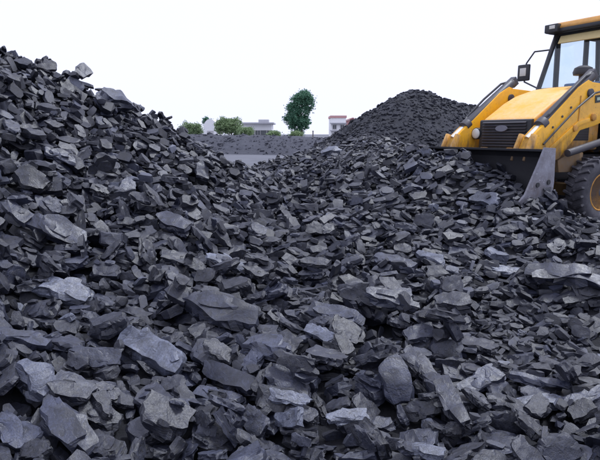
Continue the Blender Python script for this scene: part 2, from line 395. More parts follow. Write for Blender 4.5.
def blocked(x, y, r):
    a, b = to_local(x, y)
    if -4.6 < a < 1.30 + r * .6 and abs(b) < 1.16 + r * .5: return a < 1.30 + r * .25 or abs(b) > 1.0
    if 1.3 < a < 1.95 and abs(abs(b) - 1.14) < r * .45: return True
    return False
# where the camera, or one a step aside, can see
cells_y = np.linspace(1.7, 13.8, 400); cells_x = np.linspace(-8.6, 8.4, 560)
CXg, CYg = np.meshgrid(cells_x, cells_y); zz = bil(CZ, CXg, CYg)
uu, vv_, _ = project(np.stack([CXg.ravel(), CYg.ravel(), zz.ravel()], 1)); uu = uu.reshape(CXg.shape); vv_ = vv_.reshape(CXg.shape)
okc = (uu > -110) & (uu < 850) & (vv_ < 560) & (zz > .02)
okc &= ~((CYg > 11.8) & (CXg < -2.0))
mw = okc.ravel().astype(float); cellsA = (cells_y[1] - cells_y[0]) * (cells_x[1] - cells_x[0]); AREA = mw.sum() * cellsA
cand = np.flatnonzero(mw)
CW = None
def spots(k):
    global CW
    if CW is None:
        CW = np.array([coarse(CXg.ravel()[q_], CYg.ravel()[q_]) for q_ in cand]) ** -1.7; CW /= CW.sum()
    c = RNG.choice(cand, k, p=CW); return CXg.ravel()[c] + RNG.uniform(-.5, .5, k) * .03, CYg.ravel()[c] + RNG.uniform(-.5, .5, k) * .03
def coarse(x, y):
    """lumps are larger on the left heap and in front, smaller towards the machine"""
    c = 1.0 + .32 * max(-.4, min(1.3, -x / 3.2)) * min(1, y / 6.5)
    c *= 1 + .16 * max(0, min(1, (5.0 - y) / .8))
    if x > 1.2 and 3.1 < y < 4.5: c *= .62
    elif x > 1.2 and y >= 4.5: c *= .92
    if y > 4.2: c *= 1.2 if y < 7 else max(1.2 - .12 * (y - 7), .82 if x > -2.2 else 1.0)
    return c
def bare_spots(k):
    bx = CXg.ravel()[cand]; by = CYg.ravel()[cand]; ii = ((bx - X0) / CELL).astype(int); jj = ((by - Y0) / CELL).astype(int)
    b = np.flatnonzero(TOPID[jj, ii] < 0); c = RNG.choice(b, k); return bx[c] + RNG.uniform(-.02, .02, k), by[c] + RNG.uniform(-.02, .02, k)
def pile(k, med, sig, lo, hi, weights, tries=3, tilt=.45, low_bias=False, bare=False):
    xs, ys = bare_spots(k * tries) if bare else spots(k * tries); L = np.exp(RNG.normal(math.log(med), sig, k)).clip(lo, hi)
    kinds = RNG.choice(['slab', 'block', 'shard', 'round'], k, p=weights)
    for q in range(k):
        s0 = L[q]; best = None; si = RNG.choice(KIND_IDX[kinds[q]])
        for t in range(tries):
            x, y = xs[q * tries + t], ys[q * tries + t]
            if t and not low_bias: x, y = xs[q * tries] + RNG.normal(0, .04), ys[q * tries] + RNG.normal(0, .04)
            s = s0 * coarse(x, y)
            if blocked(x, y, s * .6): continue
            if H[int((y - Y0) / CELL), int((x - X0) / CELL)] - bil(CZ, np.array([x]), np.array([y]))[0] > .13: continue
            sx_, sy_ = plane_fit(x, y, s * .5)
            nrm = np.array([-sx_, -sy_, 1.0]); nrm /= np.linalg.norm(nrm); nrm = nrm + RNG.normal(0, tilt, 3); nrm /= np.linalg.norm(nrm)
            # long axes lean the way the slope sheds them: down to the right on the left heap
            a = RNG.normal(-.42 if x < .6 else .08, .5); ax = np.array([math.cos(a), math.sin(a), 0])
            R = rot_from(nrm, ax)
            if RNG.random() < .5: R = R @ np.diag([-1, -1, 1])
            r = drop(si, R, s, x, y, False)
            if r is None: continue
            sc = r[0] / s
            if low_bias:
                i, j = int((x - X0) / CELL), int((y - Y0) / CELL)
                if int(TOPID[j, i]) in HERO_TOP: continue
                if H[j, i] - bil(CZ, np.array([x]), np.array([y]))[0] > .01: continue
                sc += (H[j, i] - bil(CZ, np.array([x]), np.array([y]))[0]) * 2.5 / .12
            if best is None or sc < best[0]: best = (sc, R, s, x, y)
        if best:
            tone = float(np.clip(RNG.beta(2.0, 3.0), 0, 1)); tone = tone * .85 + (.3 if RNG.random() < .06 else 0)
            drop(si, best[1], best[2], best[3], best[4], True, min(tone, .95))
pile(int(AREA * 84), .125, .30, .07, .24, [.64, .13, .21, .02])
pile(int(AREA * 74), .118, .33, .05, .24, [.62, .13, .24, .01])
pile(int(AREA * 10), .18, .16, .14, .25, [.76, .08, .15, .01], tilt=.26)

# ------------------------------------------------------------------ the lumps one can point at, each laid where the photo shows it
def ground_hit(u, v):
    r = ray(u, v); t = 1.6
    while t < 15:
        p = np.array([0, 0, CAM_Z]) + r / r[1] * t
        i, j = int((p[0] - X0) / CELL), int((p[1] - Y0) / CELL)
        if 0 <= i < NX and 0 <= j < NY and HS[j, i] > p[2]: return p
        t += .02
    return None
HEROES = [  # end points in the photo, width / thickness as shares of the length, kind, shape pick, roll, tone, label
 (183, 297, 262, 326, .42, .30, 'slab', 0, .25, .50, 'long ridged coal slab lying across the middle of the heap, left of centre'),
 (205, 258, 248, 272, .42, .16, 'slab', 1, .15, .97, 'thin pale oval coal flake just above the long ridged slab'),
 (388, 352, 404, 402, .66, .50, 'round', 0, .0, .66, 'rounded upright coal boulder left of the leaning slabs'),
 (402, 345, 436, 385, .42, .30, 'slab', 2, .1, .48, 'dark coal slab leaning beside the rounded boulder, upper of two'),
 (428, 372, 470, 425, .40, .30, 'slab', 3, .1, .45, 'long coal slab leaning down to the right, lower of the two beside the boulder'),
 (524, 268, 612, 284, .30, .18, 'slab', 4, .05, .52, 'long low grey slab reaching the right edge in front of the wheel'),
 (486, 267, 534, 272, .30, .15, 'slab', 5, .05, .96, 'thin pale slab just left of the long low grey slab'),
 (120, 332, 186, 374, .48, .26, 'slab', 6, .25, .88, 'pale broad faced slab slanting down to the right, left of centre'),
 (40, 284, 96, 300, .60, .34, 'slab', 7, .2, .92, 'large bright faced coal slab near the left edge'),
 (30, 216, 84, 244, .50, .36, 'slab', 8, .3, .62, 'wedge shaped coal slab with lit upper face, upper left of the heap'),
 (22, 362, 50, 394, .80, .60, 'block', 0, .1, .84, 'pale squarish coal block near the lower left corner'),
 (44, 388, 88, 400, .62, .50, 'block', 1, .0, .40, 'dark brick shaped coal block right of the pale squarish block'),
 (-8, 330, 50, 350, .42, .28, 'slab', 1, .2, .66, 'layered coal slab cut by the left edge of the picture'),
 (38, 404, 98, 448, .46, .40, 'slab', 2, .3, .60, 'long ridged slab at the bottom left corner'),
 (-8, 415, 40, 446, .6, .3, 'slab', 0, .2, .74, 'grey slab cut by the left edge near the bottom'),
 (205, 364, 262, 392, .34, .26, 'shard', 0, .2, .50, 'narrow coal slab slanting below the long ridged slab'),
 (308, 306, 362, 326, .48, .26, 'slab', 3, .2, .64, 'flat coal slab lying near the centre of the heap'),
 (302, 324, 344, 345, .30, .16, 'shard', 1, .2, .93, 'pale narrow blade of coal under the flat central slab'),
 (326, 418, 370, 414, .46, .2, 'slab', 4, .1, .93, 'pale thin slab below the rounded boulder'),
 (362, 424, 396, 426, .62, .4, 'block', 2, .1, .58, 'small coal block touching the pale thin slab below the boulder'),
 (408, 444, 444, 456, .70, .4, 'block', 3, .1, .93, 'pale rounded coal lump at the bottom edge, right of centre'),
 (512, 408, 566, 406, .34, .22, 'slab', 5, .0, .95, 'flat coal slab with bright upper edge, lower right'),
 (508, 376, 572, 388, .30, .16, 'shard', 2, .1, .70, 'long thin coal flake at lower right, left of the slab rising to the right edge'),
 (556, 410, 612, 392, .40, .20, 'slab', 6, .1, .74, 'grey slab rising to the right edge of the picture, lower right'),
 (172, 408, 214, 410, .56, .44, 'block', 4, .2, .66, 'rounded coal block near the bottom, left of centre'),
 (96, 100, 132, 103, .62, .45, 'block', 5, .0, .72, 'squat flat topped coal block on the ridge of the left heap'),
 (322, 153, 342, 150, .70, .5, 'block', 6, .1, .95, 'pale pointed lump on the low ridge below the white and pink house'),
 (504, 166, 530, 180, .40, .2, 'shard', 3, .1, .84, 'slim pale slab lying in the mouth of the bucket'),
 (472, 196, 500, 203, .60, .35, 'block', 7, .1, .90, 'pale coal lump in front of the bucket'),
 (416, 254, 444, 262, .50, .3, 'block', 0, .1, .93, 'pale coal lump right of centre on the middle of the heap'),
 (374, 258, 414, 266, .56, .34, 'slab', 7, .1, .64, 'broad grey coal lump left of the pale lump, right of centre'),
 (362, 296, 420, 308, .46, .26, 'slab', 8, .1, .56, 'wide low coal slab above the leaning slabs'),
 (160, 216, 190, 228, .60, .4, 'block', 1, .1, .60, 'blunt coal block on the slope, left of centre'),
 (44, 150, 76, 160, .6, .3, 'slab', 0, .1, .74, 'grey slab high on the face of the left heap'),
 (196, 392, 240, 400, .4, .3, 'slab', 3, .1, .7, 'low grey slab beside the rounded coal block near the bottom'),
 (268, 396, 312, 402, .5, .22, 'slab', 2, .1, .92, 'pale flat slab near the bottom, just left of the centre line'),
 (246, 338, 290, 352, .6, .4, 'block', 6, .1, .68, 'bulky grey block below the long ridged slab, to its right'),
 (455, 395, 500, 372, .42, .26, 'slab', 5, .2, .72, 'grey slab tipped up towards the right, beside the leaning slabs'),
]
pile(2600, .13, .25, .08, .22, [.62, .15, .22, .01], bare=True); pile(1600, .10, .25, .06, .18, [.62, .15, .22, .01], bare=True)
HS = H.copy()
def smooth(a, k):
    c = np.cumsum(np.pad(a, ((k + 1, k), (0, 0)), 'edge'), 0); a = (c[2 * k + 1:] - c[:-2 * k - 1]) / (2 * k + 1)
    c = np.cumsum(np.pad(a, ((0, 0), (k + 1, k)), 'edge'), 1); return (c[:, 2 * k + 1:] - c[:, :-2 * k - 1]) / (2 * k + 1)
HS = smooth(H, 5)
HERO_OBJ = []
for hi, (u1, v1, u2, v2, wr, tr, kind, pick, roll, tone, label) in enumerate(HEROES):
    SHAPES.append(('hero', make_shape((1, wr * (.66 if kind != 'round' else .95), tr * .8), 26 if kind == 'round' else 10 if kind == 'slab' else 12, 500 + hi, .4 if kind == 'round' else 1.2, stack=(2 if hi % 2 == 0 else 1) if kind == 'slab' else 0)))
    si = len(SHAPES) - 1; um, vm = (u1 + u2) / 2, (v1 + v2) / 2; du = dv = 0.0; res = None
    for it in range(5):      # the lump comes to rest on top of others: move its foot until its middle is seen where it belongs
        c = ground_hit(um + du, vm + dv)
        if c is None: break
        i, j = int((c[0] - X0) / CELL), int((c[1] - Y0) / CELL); k = 6
        if not (k < i < NX - k and k < j < NY - k): break
        gx_, gy_ = (HS[j, i + k] - HS[j, i - k]) / (2 * k * CELL), (HS[j + k, i] - HS[j - k, i]) / (2 * k * CELL)
        nrm = np.array([-gx_, -gy_, 1.0]); nrm /= np.linalg.norm(nrm)
        view = ray(um, vm); view /= np.linalg.norm(view)
        pl = nrm * (1.0 if kind != 'round' else .5) - view * (.16 if kind != 'round' else 1.2); pl /= np.linalg.norm(pl)
        def hit(u, v):
            r = ray(u, v); return np.array([0, 0, CAM_Z]) + r * (((c - np.array([0, 0, CAM_Z])) @ pl) / (r @ pl))
        a, b = hit(u1 + du, v1 + dv), hit(u2 + du, v2 + dv); L = min(.75, np.linalg.norm(b - a)) * (.92 if vm > 300 else .97); ax = (b - a) / np.linalg.norm(b - a)
        R = rot_from(pl, ax); cr, sr = math.cos(roll), math.sin(roll); R = R @ np.array([[1, 0, 0], [0, cr, -sr], [0, sr, cr]])
        r = drop(si, R, L, c[0], c[1], False, tone, sink=70)
        if r is None: break
        pu, pv, _ = project(np.array([c[0], c[1], r[1]])); eu, ev = um - pu[0], vm - pv[0]
        if res is None or math.hypot(eu, ev) < res[0]: res = (math.hypot(eu, ev), R, L, c)
        if math.hypot(eu, ev) < 2: break
        du += eu * .8; dv += ev * .8
    if res and res[0] < 22:
        drop(si, res[1], res[2], res[3][0], res[3][1], True, tone, sink=70); HERO_OBJ.append((len(LUMPS) - 1, label))
HERO_TOP = {a for a, _ in HERO_OBJ}
pile(int(AREA * 20), .085, .33, .045, .17, [.45, .33, .2, .02], tries=4, low_bias=True)
pile(int(AREA * 26), .045, .3, .028, .08, [.4, .4, .2, 0], tries=2, low_bias=True)
pile(2200, .055, .3, .03, .1, [.5, .3, .2, 0], bare=True)
print('rise', np.mean((H - bil(CZ, GX, GY))[(TOPID >= 0)])); print('lumps', len(LUMPS), 'area', round(AREA, 1))

# ------------------------------------------------------------------ lumps to objects: the 38 named ones, the largest 260 others, the rest as one mass
hero_ids = {a for a, _ in HERO_OBJ}
gz = H; uG, vG, dG = project(np.stack([GX.ravel(), GY.ravel(), gz.ravel()], 1))
slope_y = np.gradient(H, CELL, axis=0).ravel(); slope_x = np.gradient(H, CELL, axis=1).ravel()
vx_, vy_, vz_ = -GX.ravel(), -GY.ravel(), CAM_Z - gz.ravel(); vl = np.sqrt(vx_ ** 2 + vy_ ** 2 + vz_ ** 2)
facing = ((-slope_x) * vx_ + (-slope_y) * vy_ + vz_) / vl
wgt = np.where((uG > 0) & (uG < 600) & (vG < 460) & (dG > 0), np.clip(facing, .0, 2.5) / vl ** 2, 0)
ids = TOPID.ravel(); keep = ids >= 0
seen = np.bincount(ids[keep], weights=wgt[keep], minlength=len(LUMPS))
order = [int(i) for i in np.argsort(-seen) if int(i) not in hero_ids][:262]
single = set(order)
MESHES = {}
def lump_mesh(si, lv):
    if (si, lv) in MESHES: return MESHES[(si, lv)]
    vv, ff = SHAPES[si][1].lod[lv]
    me = bpy.data.meshes.new('coal_lump'); me.from_pydata(vv.tolist(), [], ff.tolist()); me.update()
    at_ = me.attributes.new('stone_co', 'FLOAT_VECTOR', 'POINT'); at_.data.foreach_set('vector', (vv + si * 3.1).ravel())
    for p in me.polygons: p.use_smooth = True
    me.set_sharp_from_angle(angle=math.radians(24)); me.materials.append(M_COAL); MESHES[(si, lv)] = me; return me
def place(i, name, parent):
    si, R, s, loc, tone = LUMPS[i]; o = bpy.data.objects.new(name, lump_mesh(si, 2)); COL.objects.link(o)
    M = Matrix([[*(R[r] * s), loc[r]] for r in range(3)] + [[0, 0, 0, 1]]); o.matrix_world = M
    if parent is not None: o.parent = parent
    o['tone'] = float(tone); return o
for i, label in HERO_OBJ:
    props(place(i, 'coal_lump', None), label, 'coal lump', 'lumps of coal lying on the near heap')
for i in order: place(i, 'coal_lump', HEAP)

def mass(name, items, mat, parent=None):
    """items: (vertices, faces, local coordinates, tone) joined into one mesh"""
    nv = sum(len(a[0]) for a in items); nf = sum(len(a[1]) for a in items)
    V = np.empty((nv, 3), np.float32); Fc = np.empty((nf, 3), np.int32); LC = np.empty((nv, 3), np.float32); TN = np.empty(nv, np.float32); a = b = 0
    for vv, ff, lcv, tn in items:
        V[a:a + len(vv)] = vv; Fc[b:b + len(ff)] = ff + a; LC[a:a + len(vv)] = lcv; TN[a:a + len(vv)] = tn; a += len(vv); b += len(ff)
    me = bpy.data.meshes.new(name); me.vertices.add(nv); me.vertices.foreach_set('co', V.ravel()); me.loops.add(nf * 3); me.loops.foreach_set('vertex_index', Fc.ravel())
    me.polygons.add(nf); me.polygons.foreach_set('loop_start', np.arange(0, nf * 3, 3, dtype=np.int32)); me.polygons.foreach_set('use_smooth', np.ones(nf, bool))
    me.update(calc_edges=True); me.validate()
    me.attributes.new('stone_co', 'FLOAT_VECTOR', 'POINT').data.foreach_set('vector', LC.ravel()); me.attributes.new('tone', 'FLOAT', 'POINT').data.foreach_set('value', TN)
    me.set_sharp_from_angle(angle=math.radians(24)); return link(name, me, parent, [mat])
items = []; ntri = 0
for i, (si, R, s, loc, tone) in enumerate(LUMPS):
    if i in single or i in hero_ids: continue
    px = s / max(1.5, float(np.linalg.norm(loc - np.array([0, 0, CAM_Z])))) * F_PX * 1.7
    lv = 2 if px > 88 else 1 if px > 25 else 0
    vv, ff = SHAPES[si][1].lod[lv]; items.append(((vv @ R.T.astype(np.float32)) * s + loc.astype(np.float32), ff, vv + (i % 97) * 2.3, tone)); ntri += len(ff)
rub = mass('coal_rubble', items, M_COAL, HEAP); rub['kind'] = 'stuff'
print('rubble triangles', ntri)

# ------------------------------------------------------------------ ground to the horizon
bm = B(); R0 = 2200
xs = [-R0, -400, -120, -60, -30, -15, 0, 15, 30, 60, 120, 400, R0]; ys = [-60, -20, 0, 12.5, 16, 20, 30, 45, 60, 90, 150, 400, R0]
vg = [[bm.verts.new((x, y, -.5 if y < 13 and abs(x) < 40 else 0)) for x in xs] for y in ys]
for j in range(len(ys) - 1):
    for i in range(len(xs) - 1): bm.faces.new((vg[j][i], vg[j][i + 1], vg[j + 1][i + 1], vg[j + 1][i]))
props(finish('ground', bm, M_GROUND), 'flat grey coal dusted yard floor behind the heaps', kind='structure')

# ------------------------------------------------------------------ farther heaps: relief surface plus small loose coal
def heap_mesh(name, x0, x1, y0, y1, step, fn, mat, rough, label, seed, lump=None, nl=0, lmat=None, front=None):
    global RNG; RNG = np.random.default_rng(60 + seed)
    xs = np.arange(x0, x1, step); ys = np.arange(y0, y1, step); Xg, Yg = np.meshgrid(xs, ys); Z = fn(Xg, Yg)
    for per, amp in ((9, rough), (4, rough * .6), (1.7, rough * .45)): Z = Z + lattice(Z.shape, per, amp) * np.clip(Z * 2.5 + .2, 0, 1)
    V = np.stack([Xg, Yg, Z], -1).reshape(-1, 3); sy, sx = Z.shape; idx = np.arange(sy * sx).reshape(sy, sx)
    Q = np.stack([idx[:-1, :-1], idx[:-1, 1:], idx[1:, 1:], idx[1:, :-1]], -1).reshape(-1, 4)
    zf = Z.ravel(); Q = Q[(zf[Q] > -.05).any(1)]
    me = bpy.data.meshes.new(name); me.from_pydata(V.tolist(), [], Q.tolist()); me.update()
    for p in me.polygons: p.use_smooth = True
    o = link(name, me, None, [mat]); props(o, label, kind='structure')
    if lump:
        items = []
        for _ in range(nl):
            i, j = RNG.integers(1, sx - 1), RNG.integers(1, sy - 1)
            if Z[j, i] < .03 or (front and (Yg[j, i] > front[0] + front[1] * Xg[j, i] or Xg[j, i] > front[2])): continue
            s = float(np.exp(RNG.normal(math.log(lump), .4))); si = int(RNG.integers(9, 17)); a = RNG.uniform(0, 6.3)
            nrm = np.array([-(Z[j, i + 1] - Z[j, i - 1]) / (2 * step), -(Z[j + 1, i] - Z[j - 1, i]) / (2 * step), 1]) + RNG.normal(0, .3, 3)
            R = rot_from(nrm, np.array([math.cos(a), math.sin(a), .01])); vv, ff = SHAPES[si][1].lod[0]
            p = np.array([Xg[j, i] + RNG.uniform(-.5, .5) * step, Yg[j, i] + RNG.uniform(-.5, .5) * step, Z[j, i] + s * .06])
            items.append(((vv @ R.T) * s + p, ff, vv + (len(items) % 50) * 1.7, float(RNG.beta(2, 3.2)) * .45))
        r = mass('loose_coal', items, lmat or M_SLACK, o); r['kind'] = 'stuff'
    return o
def ridge(pts, width, power=1.15):
    """heap whose crest runs through pts (x, y, z) and whose sides fall at about the angle of repose"""
    pts = np.array(pts, float)
    def fn(X, Y):
        Z = np.full(X.shape, -9.0)
        for a, b in zip(pts[:-1], pts[1:]):
            d = b - a; t = np.clip(((X - a[0]) * d[0] + (Y - a[1]) * d[1]) / (d[0] ** 2 + d[1] ** 2), 0, 1)
            dist = np.hypot(X - a[0] - t * d[0], Y - a[1] - t * d[1]); z = a[2] + t * d[2]
            Z = np.maximum(Z, z - (np.sqrt(dist ** 2 + .25) - .5) * width)
        return Z
    return fn
pk = [at(u, v, d) for u, v, d in ((366, 137, 22), (377, 122, 23.5), (391, 108, 24.6), (404, 95.5, 25.4), (414, 90.5, 26), (426, 93, 26.3), (436, 98, 26.6), (452, 101, 27), (475, 107, 28), (540, 113, 30), (640, 118, 32))]
heap_mesh('coal_heap', -2, 24, 15, 44, .11, ridge(pk, .66), M_SLACK, .035, 'tall dark heap of fine coal behind the loader, peaked near its left end', 1, .10, 56000, None, (26, .45, 14.5))
fh = [at(u, v, d) for u, v, d in ((120, 133, 52), (185, 134.5, 50), (215, 134.5, 48), (250, 135, 47), (275, 136, 46), (300, 137, 45), (330, 137, 44), (350, 137, 43), (380, 138, 42))]
heap_mesh('spoil_heap', -24, 12, 34, 66, .22, ridge(fh, .42), M_FARHEAP, .05, 'long low grey spoil heap across the yard behind the gap between the heaps', 2, .14, 9000, M_FARHEAP, (50, -.15, 6))

# ------------------------------------------------------------------ far buildings
M_WALLW = paint('white_limewash', (.86, .86, .86), (.7, .68, .66), .35, .8)
M_WALLG = paint('grey_render', (.50, .49, .50), (.35, .33, .33), .4, .8)
M_RED = paint('faded_pink_plaster', (.58, .30, .29), (.55, .40, .38), .5, .75)
M_ROOFG = paint('grey_roof_slab', (.42, .42, .45), (.34, .34, .36), .5, .8)
M_DARKW = paint('dark_opening', (.10, .11, .12), (.06, .06, .06), .3, .3)
M_WOOD = paint('weathered_post', (.16, .14, .13), (.1, .09, .08), .5, .8)
def window(parent, x, y, z, w, h, nx=2):
    """framed two light window in a wall that faces -Y"""
    f = B()
    for dx in (-w / 2, w / 2): box(f, (x + dx, y - .03, z), (.07, .10, h + .07))
    for dz in (-h / 2, h / 2): box(f, (x, y - .032, z + dz), (w - .07, .10, .07))
    for k in range(1, nx): box(f, (x - w / 2 + w * k / nx, y - .028, z), (.05, .08, h - .07))
    fo = finish('window', f, M_WALLG, parent)
    finish('pane', box(B(), (x, y - .008, z), (w - .07, .012, h - .07)), M_DARKW, fo)
def px_house(name, u0, u1, vtop, d, depth):
    a, b = at(u0, vtop, d), at(u1, vtop, d); return (a[0] + b[0]) / 2, b[0] - a[0], a[2]
# long white building under a flat slab roof
x, w, h = px_house('b', 241, 273, 122.5, 88, 6)
o = empty('flat_roofed_building', (x, 88, 0))
finish('wall', box(B(), (0, 3, (h - .25) / 2), (w * .9, 6, h - .25)), M_WALLW, o)
finish('roof', box(B(), (0, 2.6, h - .12), (w * 1.06, 7.4, .24)), M_ROOFG, o, .02)
r_ = B(); box(r_, (w * .18, 2.9, h + .25), (1.6, 2, .5)); finish('roof_room', r_, M_ROOFG, o, .02)
dd = finish('door', box(B(), (w * .22, -.02, 1.05), (1.3, .1, 2.1)), M_DARKW, o); finish('handle', tube(B(), (w * .22 + .5, -.07, 1.0), (w * .22 + .5, -.07, 1.2), .02), M_WALLG, dd)
for k in (-.34, -.16, .02, .38): window(o, w * k, 0, h * .5, .8, .9)
props(o, 'low white building with a grey flat slab roof beyond the yard', 'building')
# white barrel roofed shed
x, w, h = px_house('b', 203, 217, 119, 82, 5)
o = empty('barrel_roofed_shed', (x, 82, 0))
prof = [(-w / 2, 0), (-w / 2, h * .62)] + [(-w / 2 * math.cos(t), h * .62 + h * .38 * math.sin(t)) for t in np.linspace(.15, math.pi - .15, 12)] + [(w / 2, h * .62), (w / 2, 0)]
finish('wall', prism(B(), [p for p in prof], 0, 6), M_WALLW, o)
finish('door', box(B(), (0, -.03, 1.0), (.9, .06, 2.0)), M_WALLG, o)
finish('lean_to', prism(B(), [(-w / 2 - 1.6, 0), (-w / 2 - 1.6, h * .42), (-w / 2 - .003, h * .6), (-w / 2 - .003, 0)], .3, 5.5), M_WALLW, o)
props(o, 'small white shed with a rounded roof between the two green bushes', 'shed')
# red and white house beside the dark heap
x, w, h = px_house('b', 331, 346, 118, 84, 6)
o = empty('two_tone_house', (x, 84, 0))
finish('wall', box(B(), (0, 3, h / 2), (w, 6, h)), M_WALLW, o)
for zz_ in (h * .52, h * .80): finish('ledge', box(B(), (0, -.25, zz_), (w + .3, .5, .14)), M_ROOFG, o)
finish('parapet', box(B(), (0, 3, h + .18), (w + .2, 6.2, .34)), M_RED, o)
for zz_ in (h * .34, h * .66): 
    for xx in (-w * .26, w * .26): window(o, xx, 0, zz_, .55, .62)
w2 = at(362, 118, 84)[0] - at(346.3, 118, 84)[0]; h2 = at(350, 119.5, 84)[2]
finish('wall', prism(B(), [(w / 2 + .01, 0), (w / 2 + .01, h2 * .93), (w / 2 + w2 * .45, h2 * 1.03), (w / 2 + w2, h2 * .78), (w / 2 + w2, 0)], .4, 5.6), M_RED, o)
finish('roof', prism(B(), [(w / 2 + .02, h2 * .945), (w / 2 + w2 * .45, h2 * 1.045), (w / 2 + w2 + .3, h2 * .765), (w / 2 + w2 + .3, h2 * .80), (w / 2 + w2 * .45, h2 * 1.085), (w / 2 + .02, h2 * .985)], 0, 5.9), M_RED, o)
for k in (.3, .7): window(o, w / 2 + w2 * k, .4, h2 * .55, .6, .7)
props(o, 'white house with a faded pink parapet and side wing beside the dark heap', 'house')
# lone post on the ridge line
p = at(313, 131, 60); o = empty('marker_post', (p[0], 60, 0))
finish('post', tube(B(), (0, 0, 0), (0, 0, 1.80), .07, 8, .06), M_WOOD, o); finish('cap', box(B(), (0, 0, 1.84), (.16, .16, .08)), M_WOOD, o)
props(o, 'thin post standing alone on open ground right of the tall tree', 'post')

# ------------------------------------------------------------------ trees and bushes
def leaf_material(name, a, b):
    k = N(name); k.l(k.ramp(k.n('ShaderNodeAttribute', attribute_name='tone').outputs['Fac'], [(0, a), (1, b)]), k.b.inputs['Base Color'])
    k.b.inputs['Roughness'].default_value = .6
    k.b.inputs['Transmission Weight'].default_value = 0
    t = k.n('ShaderNodeBsdfTranslucent'); t.inputs[0].default_value = (*b, 1); ms = k.n('ShaderNodeMixShader'); ms.inputs[0].default_value = .25
    k.l(k.b.outputs[0], ms.inputs[1]); k.l(t.outputs[0], ms.inputs[2]); k.l(ms.outputs[0], k.out.inputs['Surface']); return k.m
M_LEAFD = leaf_material('dark_leaf', (.045, .13, .085), (.11, .25, .15)); M_LEAFL = leaf_material('light_leaf', (.11, .17, .08), (.26, .36, .18))
M_BARK = paint('bark', (.10, .08, .06), (.05, .04, .03), .5, .9)
def crown(blobs, n, leaf, seed, holes=()):
    rng = np.random.default_rng(seed); vol = np.array([b[3] * b[4] * b[5] for b in blobs]) ** .8; vol /= vol.sum(); V = []; Fc = []; T = []
    clumps = []
    for _ in range(n // 26):
        b = blobs[rng.choice(len(blobs), p=vol)]; d = rng.normal(0, 1, 3); d /= np.linalg.norm(d); r = rng.uniform(.25, 1) ** .45
        c = np.array(b[:3]) + d * r * np.array(b[3:6])
        if any(np.linalg.norm((c - np.array(h[:3])) * np.array([1, .35, 1])) < h[3] for h in holes): continue
        clumps.append((c, rng.uniform(0, 1)))
    for c, tn in clumps:
        sz = rng.uniform(.6, 1.3) * leaf * 2.6
        for _ in range(26):
            p = c + rng.normal(0, 1, 3) * sz * np.array([.55, .55, .4]); u = rng.normal(0, 1, 3); u /= np.linalg.norm(u); w = np.cross(u, rng.normal(0, 1, 3)); w /= np.linalg.norm(w)
            l = leaf * rng.uniform(.6, 1.2); k = len(V); V += [p - u * l, p + w * l * .45, p + u * l, p - w * l * .45]; Fc.append((k, k + 1, k + 2, k + 3)); T += [np.clip(tn * .7 + rng.uniform(0, .3), 0, 1)] * 4
    return V, Fc, T
def tree(name, loc, blobs, n, leaf, mat, seed, label, cat, trunk, limbs, holes=()):
    o = empty(name, loc); V, Fc, T = crown(blobs, n, leaf, seed, holes)
    me = bpy.data.meshes.new('crown'); me.from_pydata([tuple(v) for v in V], [], Fc); me.attributes.new('tone', 'FLOAT', 'POINT').data.foreach_set('value', T); link('crown', me, o, [mat])
    b = B(); pts, r0 = trunk
    for i in range(len(pts) - 1): tube(b, pts[i], pts[i + 1], r0 * (1 - i / len(pts)), 10, r0 * (1 - (i + 1) / len(pts)))
    t = finish('trunk', b, M_BARK, o)
    for p0, p1, r in limbs: finish('limb', tube(B(), p0, p1, r, 7, r * .35), M_BARK, t)
    return props(o, label, cat)
d = 70; mpp = d / F_PX                                      # metres per photo pixel there
c0 = at(300, 131, d); zz0 = c0[2]
def q(u, v): p = at(u, v, d); return (p[0] - c0[0], p[2])
def blob(u, v, ru, rv): x_, z_ = q(u, v); return (x_, 0, z_, ru * mpp, ru * mpp * .9, rv * mpp)
bl = [blob(304, 97, 9, 6), blob(308, 103, 6.5, 7), blob(297, 101, 7, 6), blob(293, 110, 7, 6), blob(303, 112, 8, 7), blob(298, 120, 11, 6), blob(291, 119, 6, 6), blob(303, 124, 6.5, 5), blob(295, 127, 6, 4), blob(300, 131, 4, 4)]
tp = [q(302, 139), q(301, 128), q(300, 118), q(303, 106)]
tree('broadleaf_tree', (c0[0], d, 0), bl, 15000, .13, M_LEAFD, 5, 'tall dark green tree leaning slightly right on the skyline', 'tree',
     ([(tp[0][0], 0, 0)] + [(a, 0, b) for a, b in tp[1:]], .20),
     [((tp[1][0], 0, tp[1][1]), (q(291, 118)[0], .2, q(291, 118)[1]), .08), ((tp[2][0], 0, tp[2][1]), (q(308, 104)[0], -.3, q(308, 104)[1]), .08), ((tp[2][0], 0, tp[2][1]), (q(294, 104)[0], .4, q(294, 104)[1]), .07)],
     holes=[(q(302, 114.5)[0], 0, q(302, 114.5)[1], .38)])
def bush(u, v0, v1, wpx, d, seed, label, dense=2600, mat=None, name='bush'):
    m = d / F_PX; c = at(u, v0, d); h = c[2]; lo = max(0, at(u, v1, d)[2]) * .9; rng = np.random.default_rng(seed); bl = []
    for k in range(7):
        t = rng.uniform(-.8, .8); bl.append((t * wpx * m / 2, rng.uniform(-.4, .4), lo + (h - lo) * rng.uniform(.35, .72) * (1 - .3 * abs(t)), wpx * m * .2, wpx * m * .2, (h - lo) * .27))
    tree(name, (c[0], d, 0), bl, int(dense * 2.2), .10, mat or M_LEAFL, seed, label, 'bush' if name == 'bush' else 'tree', ([(0, 0, 0), (0, 0, h * .35), (.1, 0, h * .6)], .12),
         [((0, 0, h * .3), (wpx * m * .3, .1, h * .7), .06), ((0, 0, h * .3), (-wpx * m * .3, -.1, h * .65), .06)])
bush(191, 118, 137, 20, 66, 1, 'pale green bush at the right foot of the left heap')
bush(231, 113, 137, 32, 64, 2, 'broad green bush in front of the white slab roofed building', 5200)
